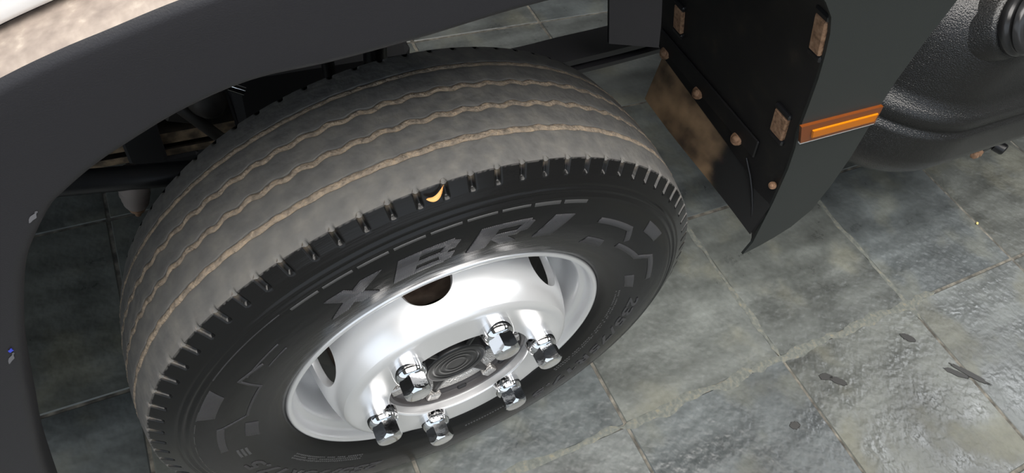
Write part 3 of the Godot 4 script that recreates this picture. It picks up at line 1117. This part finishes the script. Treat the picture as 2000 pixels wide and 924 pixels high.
# ---------------------------------------------------------------- rear mudguard
func make_guard(truck: Node) -> void:
	var sp := PackedVector2Array()
	for v in [Vector2(0.451, 0.489), Vector2(0.476, 0.498), Vector2(0.500, 0.510), Vector2(0.525, 0.528), Vector2(0.5445, 0.563), Vector2(0.542, 0.622), Vector2(0.533, 0.683), Vector2(0.517, 0.747), Vector2(0.505, 0.783), Vector2(0.497, 0.822), Vector2(0.493, 0.873), Vector2(0.492, 0.931), Vector2(0.492, 1.05), Vector2(0.20, 1.05), Vector2(0.22, 1.0), Vector2(0.258, 0.977), Vector2(0.283, 0.959), Vector2(0.304, 0.940), Vector2(0.318, 0.919), Vector2(0.331, 0.893), Vector2(0.346, 0.859), Vector2(0.361, 0.818), Vector2(0.378, 0.768), Vector2(0.392, 0.741), Vector2(0.409, 0.697), Vector2(0.430, 0.623), Vector2(0.443, 0.566), Vector2(0.454, 0.520)]:
		sp.append(v)
	var g := Geo.new()
	g.plate(sp, 0.004, Transform3D(Basis.IDENTITY, Vector3(0, 0, 0.136)))
	var mg := part("mudguard", g, M.guard_plastic, truck, "dark grey mudguard side panel behind the front wheel")
	# inner panel following the arch
	var curve := resample([Vector2(0.20, 1.0), Vector2(0.258, 0.977), Vector2(0.304, 0.940), Vector2(0.331, 0.893), Vector2(0.361, 0.818), Vector2(0.392, 0.741), Vector2(0.411, 0.690), Vector2(0.424, 0.648), Vector2(0.433, 0.600), Vector2(0.446, 0.545), Vector2(0.453, 0.515)], 60)
	var P := PackedVector3Array()
	for k in 60:
		var low: float = clampf((0.640 - curve[k].y) / 0.02, 0.0, 1.0)
		var zl: float = lerpf(-0.165, 0.09 + (0.63 - curve[k].y) * 0.42, low) if curve[k].y < 0.64 else -0.165
		for z in [minf(zl, 0.1355), minf(zl + 0.001, 0.1358), lerpf(zl, 0.1365, 0.5), 0.1365]:
			P.append(Vector3(curve[k].x + 0.002, curve[k].y, z))
	g = Geo.new()
	g.grid(60, 4, P, false, false)
	var Pb := PackedVector3Array()
	for q in P:
		Pb.append(q + Vector3(0.004, 0.002, 0))
	g.grid(60, 4, Pb, false, true)
	for k in 59:
		g.fan([P[k * 4], P[k * 4 + 4], Pb[k * 4 + 4], Pb[k * 4]], Vector3(0, 0, -1))
	part("mudguard_liner", g, M.guard_inside, mg, "black inner panel of the mudguard")
	# raised strip above the bolts
	var st := Geo.new()
	st.box(Vector3(0.4178, 0.670, -0.04), Vector3(0.0035, 0.036, 0.244), 0.0016, Basis(Vector3.BACK, 0.30))
	part("clamp_strip", st, M.guard_inside, mg)
	var bd := Geo.new()
	bd.tube([Vector3(0.4265, 0.640, 0.070), Vector3(0.4285, 0.622, 0.090), Vector3(0.4305, 0.605, 0.104), Vector3(0.4325, 0.587, 0.116), Vector3(0.4345, 0.567, 0.127), Vector3(0.436, 0.55, 0.134)], 0.0016, 8)
	part("liner_bead", bd, M.black_paint, mg)
	# rubber flap
	var F := PackedVector3Array()
	var C := PackedColorArray()
	var n := fbm(111, 14.0, 4)
	var nzv := 60
	var nyv := 24
	for i in nyv + 1:
		var y: float = lerpf(0.668, 0.5475, float(i) / nyv)
		for j in nzv + 1:
			var z: float = lerpf(-0.155, 0.139, float(j) / nzv)
			F.append(Vector3(0.432 + 0.0015 * sin(z * 21.0), y, z))
			var d: float = smoothstep(0.075, -0.045, z + 0.12 * n.get_noise_2d(y * 0.6, z * 0.6) - 0.5 * (y - 0.6)) * clampf(0.62 + 0.7 * n.get_noise_2d(z, y + 9.0), 0.1, 1.0)
			C.append(Color(0.012, 0.012, 0.013).lerp(Color(0.46, 0.30, 0.17), clampf(d, 0.0, 1.0)))
	g = Geo.new()
	g.grid(nyv + 1, nzv + 1, F, false, false, C)
	var Fb := PackedVector3Array()
	for q in F:
		Fb.append(q + Vector3(0.005, 0, 0))
	g.grid(nyv + 1, nzv + 1, Fb, false, true, C)
	for j in nzv:
		var a: int = nyv * (nzv + 1) + j
		g.fan([F[a], F[a + 1], Fb[a + 1], Fb[a]], Vector3.DOWN, C[a])
	for i in nyv:
		var a: int = i * (nzv + 1)
		g.fan([F[a], F[a + nzv + 1], Fb[a + nzv + 1], Fb[a]], Vector3(0, 0, -1), C[a])
	part("mud_flap", g, M.flap_rubber, mg, "brown dusty rubber flap bolted under the mudguard")
	# bolts, with washers, facing the wheel
	for b in [[Vector3(0.4195, 0.6545, -0.142), 1.0], [Vector3(0.4195, 0.6535, -0.052), 1.0], [Vector3(0.4195, 0.6545, 0.045), 1.0], [Vector3(0.4195, 0.650, 0.1295), 0.55]]:
		g = Geo.new()
		var t := Transform3D(Basis(Vector3.UP, -PI / 2.0 + 0.0) * Basis(Vector3.RIGHT, -0.25), b[0])
		var s: float = b[1]
		g.lathe([Vector2(0, 0.0062 * s), Vector2(0.0028 * s, 0.0060 * s), Vector2(0.0050 * s, 0.0046 * s), Vector2(0.0056 * s, 0.0024 * s), Vector2(0.0056 * s, 0.0024 * s), Vector2(0.0088 * s, 0.0020 * s), Vector2(0.0094 * s, 0.0008 * s), Vector2(0.0094 * s, -0.003)], 20, false, t)
		part("flap_bolt", g, M.dusty_steel, mg, "rusty bolt head")
	# dusty spring clips in their black frames
	for c in [[Vector3(0.389, 0.750, 0.107), 0.024, 0.042, 0.36], [Vector3(0.3235, 0.908, 0.1270), 0.017, 0.050, 0.46], [Vector3(0.393, 0.738, -0.117), 0.020, 0.042, 0.36]]:
		var bs := Basis(Vector3.BACK, c[3])
		for e in [-1.0, 1.0]:
			g = Geo.new()
			g.box(c[0] + bs * Vector3(0.0012, e * (c[2] * 0.5 + 0.0045), 0), Vector3(0.009, 0.009, c[1] + 0.004), 0.002, bs)
			part("clip_frame", g, M.black_paint, mg)
		g = Geo.new()
		g.box(c[0] + bs * Vector3(-0.0002, 0, 0), Vector3(0.007, c[2], c[1]), 0.0018, bs)
		part("spring_clip", g, M.dusty_steel, mg, "dusty tan metal clip")
	# amber side reflector
	var rf := PackedVector2Array([Vector2(0.3885, 0.7535), Vector2(0.5155, 0.7525), Vector2(0.5050, 0.7835), Vector2(0.3690, 0.7850)])
	g = Geo.new()
	g.plate(rf, 0.004, Transform3D(Basis.IDENTITY, Vector3(0, 0, 0.140)))
	var rp := part("side_reflector", g, M.amber_dark, mg, "amber side reflector strip")
	g = Geo.new()
	var rows := 6
	var colsn := 60
	var G := PackedVector3Array()
	for i in rows * 2 + 1:
		var fy: float = float(i) / (rows * 2)
		for j in colsn * 2 + 1:
			var fx: float = float(j) / (colsn * 2)
			var lo := Vector2(0.4015, 0.7585).lerp(Vector2(0.5095, 0.7575), fx)
			var hi := Vector2(0.3925, 0.7745).lerp(Vector2(0.5045, 0.7735), fx)
			var p := lo.lerp(hi, fy)
			var edge: bool = i == 0 or i == rows * 2 or j == 0 or j == colsn * 2
			G.append(Vector3(p.x, p.y, 0.1438 if edge else (0.1462 if (i + j) % 2 == 0 else 0.1452)))
	g.grid(rows * 2 + 1, colsn * 2 + 1, G, false, true)
	part("reflector_lens", g, M.amber_lens, mg)
	g = Geo.new()
	g.plate(PackedVector2Array([Vector2(0.3890, 0.7512), Vector2(0.5165, 0.7502), Vector2(0.5160, 0.7524), Vector2(0.3885, 0.7534)]), 0.0035, Transform3D(Basis.IDENTITY, Vector3(0, 0, 0.140)))
	part("reflector_edge", g, M.pale_plastic, mg)
	# plate further in, behind the guard
	g = Geo.new()
	g.plate(PackedVector2Array([Vector2(0.447, 0.545), Vector2(0.61, 0.503), Vector2(0.61, 0.86), Vector2(0.345, 0.86), Vector2(0.417, 0.639)]), 0.006, Transform3D(Basis.IDENTITY, Vector3(0, 0, -0.306)))
	part("inner_splash_plate", g, M.fender_plastic, truck, "dark grey splash plate further inboard")


# ---------------------------------------------------------------- fuel tank
func make_tank(truck: Node) -> void:
	var prof := []   # inset, y
	for q in [[0.20, 0.332], [0.13, 0.335], [0.09, 0.342], [0.058, 0.354], [0.034, 0.370], [0.018, 0.390], [0.007, 0.412], [0.001, 0.435], [0.0, 0.470], [0.0, 0.492], [0.001, 0.500], [0.007, 0.505], [0.0075, 0.511], [0.005, 0.517], [0.003, 0.530], [0.0045, 0.540], [0.011, 0.548], [0.019, 0.560], [0.0205, 0.572], [0.021, 0.61], [0.023, 0.655], [0.031, 0.690], [0.045, 0.722], [0.07, 0.745], [0.105, 0.760], [0.15, 0.768], [0.24, 0.772]]:
		prof.append(q)
	var rad := 0.21
	var x0 := 0.83
	var x1 := 2.1
	var z1 := 0.075
	var z0 := -0.62
	var seg := 20
	var P := PackedVector3Array()
	var cols := 0
	for q in prof:
		var inset: float = q[0]
		var r: float = maxf(rad - inset * 0.75, 0.03)
		var row := []
		for c in [[x1 - inset - r, z1 - inset - r, PI / 2.0], [x0 + inset + r, z1 - inset - r, PI], [x0 + inset + r, z0 + inset + r, PI * 1.5], [x1 - inset - r, z0 + inset + r, TAU]]:
			for k in seg + 1:
				var a: float = c[2] - PI / 2.0 + (PI / 2.0) * k / seg
				row.append(Vector3(c[0] + r * cos(a), q[1], c[1] + r * sin(a)))
		row.append(row[0])
		cols = row.size()
		for p in row:
			P.append(p + Vector3(0, 0.014, 0))
	var g := Geo.new()
	g.grid(prof.size(), cols, P, true, false)
	var top := []
	var bot := []
	for k in cols - 1:
		bot.append(P[k])
		top.append(P[(prof.size() - 1) * cols + k])
	g.fan(top, Vector3.UP)
	g.fan(bot, Vector3.DOWN)
	var t := part("fuel_tank", g, M.tank_plastic, truck, "black textured fuel tank behind the mudguard")
	# filler neck and cap, leaning outward
	var at := Vector3(0.995, 0.728, 0.010)
	var b := Basis(Vector3.RIGHT, -0.62)
	g = Geo.new()
	g.lathe([Vector2(0.050, 0.008), Vector2(0.056, 0.006), Vector2(0.060, 0.000), Vector2(0.066, -0.012), Vector2(0.075, -0.03)], 72, false, Transform3D(b, at))
	part("filler_neck", g, M.tank_plastic, t)
	g = Geo.new()
	g.lathe([Vector2(0.0, 0.050), Vector2(0.032, 0.0495), Vector2(0.036, 0.048), Vector2(0.0375, 0.045), Vector2(0.038, 0.040), Vector2(0.038, 0.040), Vector2(0.046, 0.039), Vector2(0.050, 0.036), Vector2(0.052, 0.030), Vector2(0.052, 0.030), Vector2(0.049, 0.026), Vector2(0.049, 0.022), Vector2(0.0535, 0.020), Vector2(0.055, 0.014), Vector2(0.052, 0.006)], 72, false, Transform3D(b, at))
	part("filler_cap", g, M.cap_plastic, t, "glossy black filler cap")
	# drain fitting under the tank
	g = Geo.new()
	g.box(Vector3(1.42, 0.303, -0.005), Vector3(0.085, 0.02, 0.03), 0.004, Basis(Vector3.UP, 0.1))
	g.lathe([Vector2(0, 0.014), Vector2(0.012, 0.013), Vector2(0.014, 0.009), Vector2(0.014, -0.01)], 18, false, Transform3D(Basis(Vector3.UP, 0.4), Vector3(1.45, 0.303, 0.015)))
	var dr := part("drain_bracket", g, M.black_paint, t)
	g = Geo.new()
	g.lathe([Vector2(0, 0.030), Vector2(0.008, 0.029), Vector2(0.0095, 0.026), Vector2(0.0095, 0.014), Vector2(0.0095, 0.014), Vector2(0.013, 0.013), Vector2(0.013, -0.01)], 6, false, Transform3D(Basis(Vector3.UP, -1.2), Vector3(1.385, 0.300, 0.004)))
	part("drain_plug", g, M.dusty_steel, t, "rusty drain plug")


# ---------------------------------------------------------------- under the truck
func leaf(called: String, pts: Array, th: float, z0: float, z1: float, m: Material, parent: Node) -> void:
	var c := resample(pts, 40)
	var g := Geo.new()
	var P := PackedVector3Array()
	for strip in [[[1, z1], [1, z0]], [[0, z1], [1, z1]], [[0, z0], [0, z1]], [[1, z0], [0, z0]]]:
		P = PackedVector3Array()
		for e in strip:
			for j in 40:
				P.append(Vector3(c[j].x, c[j].y + th * e[0], e[1]))
		var shade_tone := PackedColorArray()
		shade_tone.resize(80)
		shade_tone.fill(Color(0.10, 0.10, 0.10) if strip[0][0] == 1 and strip[1][0] == 1 and m == M.dusty_leaf else Color.WHITE)  # upward faces of the dusty leaves painted dark for the shade there
		g.grid(2, 40, P, false, false, shade_tone)
	for j in [0, 39]:
		var q := c[j]
		g.fan([Vector3(q.x, q.y, z0), Vector3(q.x, q.y + th, z0), Vector3(q.x, q.y + th, z1), Vector3(q.x, q.y, z1)], Vector3(-1 if j == 0 else 1, 0, 0))
	part(called, g, m, parent)


func make_chassis(truck: Node) -> void:
	# leaf spring: bracket is its own mesh, leaves and shackle pieces below it
	var g := Geo.new()
	g.box(Vector3(-0.318, 0.492, -0.345), Vector3(0.050, 0.085, 0.055), 0.004)
	g.box(Vector3(-0.30, 0.435, -0.35), Vector3(0.10, 0.03, 0.05), 0.004)
	var sp := part("leaf_spring", g, M.black_matt, truck, "dusty leaf spring inboard of the wheel")
	leaf("spring_leaf", [Vector2(-0.75, 0.50), Vector2(-0.45, 0.478), Vector2(-0.28, 0.4745), Vector2(-0.19, 0.475)], 0.021, -0.395, -0.33, M.dusty_leaf, sp)
	leaf("spring_leaf", [Vector2(-0.62, 0.466), Vector2(-0.45, 0.455), Vector2(-0.28, 0.450), Vector2(-0.195, 0.451)], 0.013, -0.395, -0.33, M.dusty_leaf, sp)
	leaf("spring_leaf", [Vector2(0.02, 0.462), Vector2(0.15, 0.466), Vector2(0.32, 0.474), Vector2(0.40, 0.4815), Vector2(0.517, 0.490), Vector2(0.70, 0.508)], 0.013, -0.395, -0.328, M.black_paint, sp)
	leaf("spring_leaf", [Vector2(0.02, 0.446), Vector2(0.15, 0.449), Vector2(0.32, 0.456), Vector2(0.40, 0.4625), Vector2(0.517, 0.471), Vector2(0.70, 0.489)], 0.010, -0.395, -0.322, M.black_paint, sp)
	# steering drag link with its ball joint
	g = Geo.new()
	g.tube([Vector3(-0.66, 0.557, -0.254), Vector3(-0.40, 0.569, -0.200), Vector3(-0.279, 0.574, -0.175), Vector3(-0.17, 0.578, -0.152)], 0.0155, 20)
	var dl := part("drag_link", g, M.black_paint, truck, "black steering rod ahead of the wheel")
	g = Geo.new()
	var b := Basis(Vector3.RIGHT, PI * 0.5) * Basis(Vector3.UP, -0.15)
	g.lathe([Vector2(0.013, 0.050), Vector2(0.015, 0.046), Vector2(0.0125, 0.042), Vector2(0.0165, 0.038), Vector2(0.014, 0.033), Vector2(0.0182, 0.028), Vector2(0.016, 0.022), Vector2(0.0192, 0.016), Vector2(0.018, 0.004), Vector2(0.015, -0.01)], 32, false, Transform3D(b, Vector3(-0.3300, 0.5665, -0.190)))
	part("joint_boot", g, M.boot_rubber, dl, "pale rubber ball joint boot")
	g = Geo.new()
	g.lathe([Vector2(0.0, 0.072), Vector2(0.0035, 0.071), Vector2(0.0045, 0.066), Vector2(0.009, 0.060), Vector2(0.012, 0.052), Vector2(0.0125, 0.046)], 20, false, Transform3D(b, Vector3(-0.3300, 0.5665, -0.190)))
	part("joint_nut", g, M.dusty_steel, dl, "dusty tan nut under the boot")
	# dark engine and cross member mass
	g = Geo.new()
	g.box(Vector3(-0.42, 0.66, -0.80), Vector3(1.02, 0.46, 0.66), 0.03)
	g.box(Vector3(-0.115, 0.36, -0.70), Vector3(0.36, 0.40, 0.45), 0.03)
	g.box(Vector3(-0.05, 0.53, -0.38), Vector3(0.27, 0.12, 0.12), 0.012)
	var en := part("engine_block", g, M.black_matt, truck, "dark engine mass deep in the wheel arch")
	g = Geo.new()
	g.box(Vector3(-0.14, 0.70, -0.44), Vector3(0.30, 0.13, 0.05), 0.01)
	part("cross_member", g, M.black_matt, en)
	g = Geo.new()
	g.tube([Vector3(-0.09, 0.86, -0.26), Vector3(-0.075, 0.74, -0.24), Vector3(-0.06, 0.60, -0.25)], 0.009, 12)
	part("brake_hose", g, M.black_paint, en)
	g = Geo.new()
	g.tube([Vector3(-0.02, 0.86, -0.24), Vector3(-0.01, 0.74, -0.22), Vector3(0.0, 0.58, -0.24)], 0.016, 14)
	part("brake_hose", g, M.black_paint, en)
	# brake chamber with a bright fitting
	g = Geo.new()
	var t := Transform3D(Basis(Vector3.UP, 0.3) * Basis(Vector3.RIGHT, -0.5), Vector3(-0.222, 0.622, -0.24))
	g.lathe([Vector2(0, 0.020), Vector2(0.010, 0.0195), Vector2(0.017, 0.015), Vector2(0.021, 0.006), Vector2(0.022, -0.03)], 28, false, t)
	var bc := part("brake_chamber", g, M.grimy_steel, truck, "small brown dusty brake chamber end")
	g = Geo.new()
	g.tube([Vector3(-0.195, 0.66, -0.22), Vector3(-0.178, 0.652, -0.215)], 0.006, 10)
	part("air_fitting", g, M.chrome, bc, "shiny metal fitting")
	g = Geo.new()
	g.tube([Vector3(-0.255, 0.61, -0.25), Vector3(-0.215, 0.570, -0.22), Vector3(-0.16, 0.545, -0.20)], 0.008, 10)
	g.box(Vector3(-0.25, 0.59, -0.27), Vector3(0.05, 0.03, 0.03), 0.004, Basis(Vector3.BACK, -0.4))
	part("brake_lever", g, M.grimy_steel, bc)
	# axle beam and stub behind the wheel
	g = Geo.new()
	g.box(Vector3(0.0, 0.385, -0.95), Vector3(0.09, 0.10, 1.5), 0.015)
	g.lathe([Vector2(0, -0.12), Vector2(0.08, -0.12), Vector2(0.10, -0.15), Vector2(0.10, -0.24), Vector2(0.0, -0.24)], 40, false, Transform3D(Basis.IDENTITY, Vector3(0, HUB, 0)))
	part("front_axle", g, M.black_matt, truck)


func make_leaf_scrap() -> void:
	# a scrap of dry yellow leaf lying on the shoulder
	var g := Geo.new()
	var P := PackedVector3Array()
	for i in 13:
		var s: float = i / 12.0 - 0.5
		var wd: float = 0.0026 * pow(maxf(0.0, 1.0 - 4.0 * s * s), 0.6) * (1.0 + 0.9 * s) + 0.0004
		for j in 5:
			var f: float = j / 4.0 - 0.5
			P.append(Vector3(s * 0.020 + 0.002 * f, 0.022 * (s + 0.12) * (s + 0.12) + f * wd * 2.0 + 0.002 * s, 0.0012 + 0.010 * s * s + 0.004 * f * f))
	g.grid(13, 5, P, false, false)
	var Q := PackedVector3Array()
	for p in P:
		Q.append(p - Vector3(0, 0, 0.0006))
	g.grid(13, 5, Q, false, true)
	var o := part("leaf_scrap", g, M.dry_leaf, self)
	o.set_meta("label", "scrap of dry yellow-orange leaf stuck on the tyre shoulder")
	o.set_meta("category", "leaf")
	var a := deg_to_rad(98.2)
	var r := 0.3805
	o.transform = Transform3D(Basis(Vector3.BACK, a - PI / 2.0) * Basis(Vector3.RIGHT, -0.95), Vector3(r * cos(a), HUB + r * sin(a), 0.0985))


func make_speck() -> void:
	var g := Geo.new()
	g.box(Vector3(0, 0.0016, 0), Vector3(0.010, 0.0032, 0.006), 0.0012, Basis(Vector3.UP, 0.5))
	var o := part("floor_crumb", g, M.yellow_crumb, self)
	o.position = Vector3(1.632, 0.0003, 0.072)
	o.set_meta("label", "tiny pale yellow crumb lying on the stone floor by the fuel tank")
	o.set_meta("category", "crumb")


func _ready() -> void:
	rng.seed = 20240
	nz.seed = 7
	nz.frequency = 0.05
	set_up()
	make_materials()
	make_hall()
	var truck := Node3D.new()
	truck.name = "truck"
	truck.set_meta("label", "parked white and dark grey truck, its front wheel with chrome nuts filling the view")
	truck.set_meta("category", "truck")
	add_child(truck)
	make_fender(truck)
	var w := make_rim(truck)
	make_tread(w)
	make_sidewall(w)
	make_marks(w)
	make_hub(w)
	make_nut(w)
	make_guard(truck)
	make_tank(truck)
	make_chassis(truck)
	make_leaf_scrap()
	make_speck()
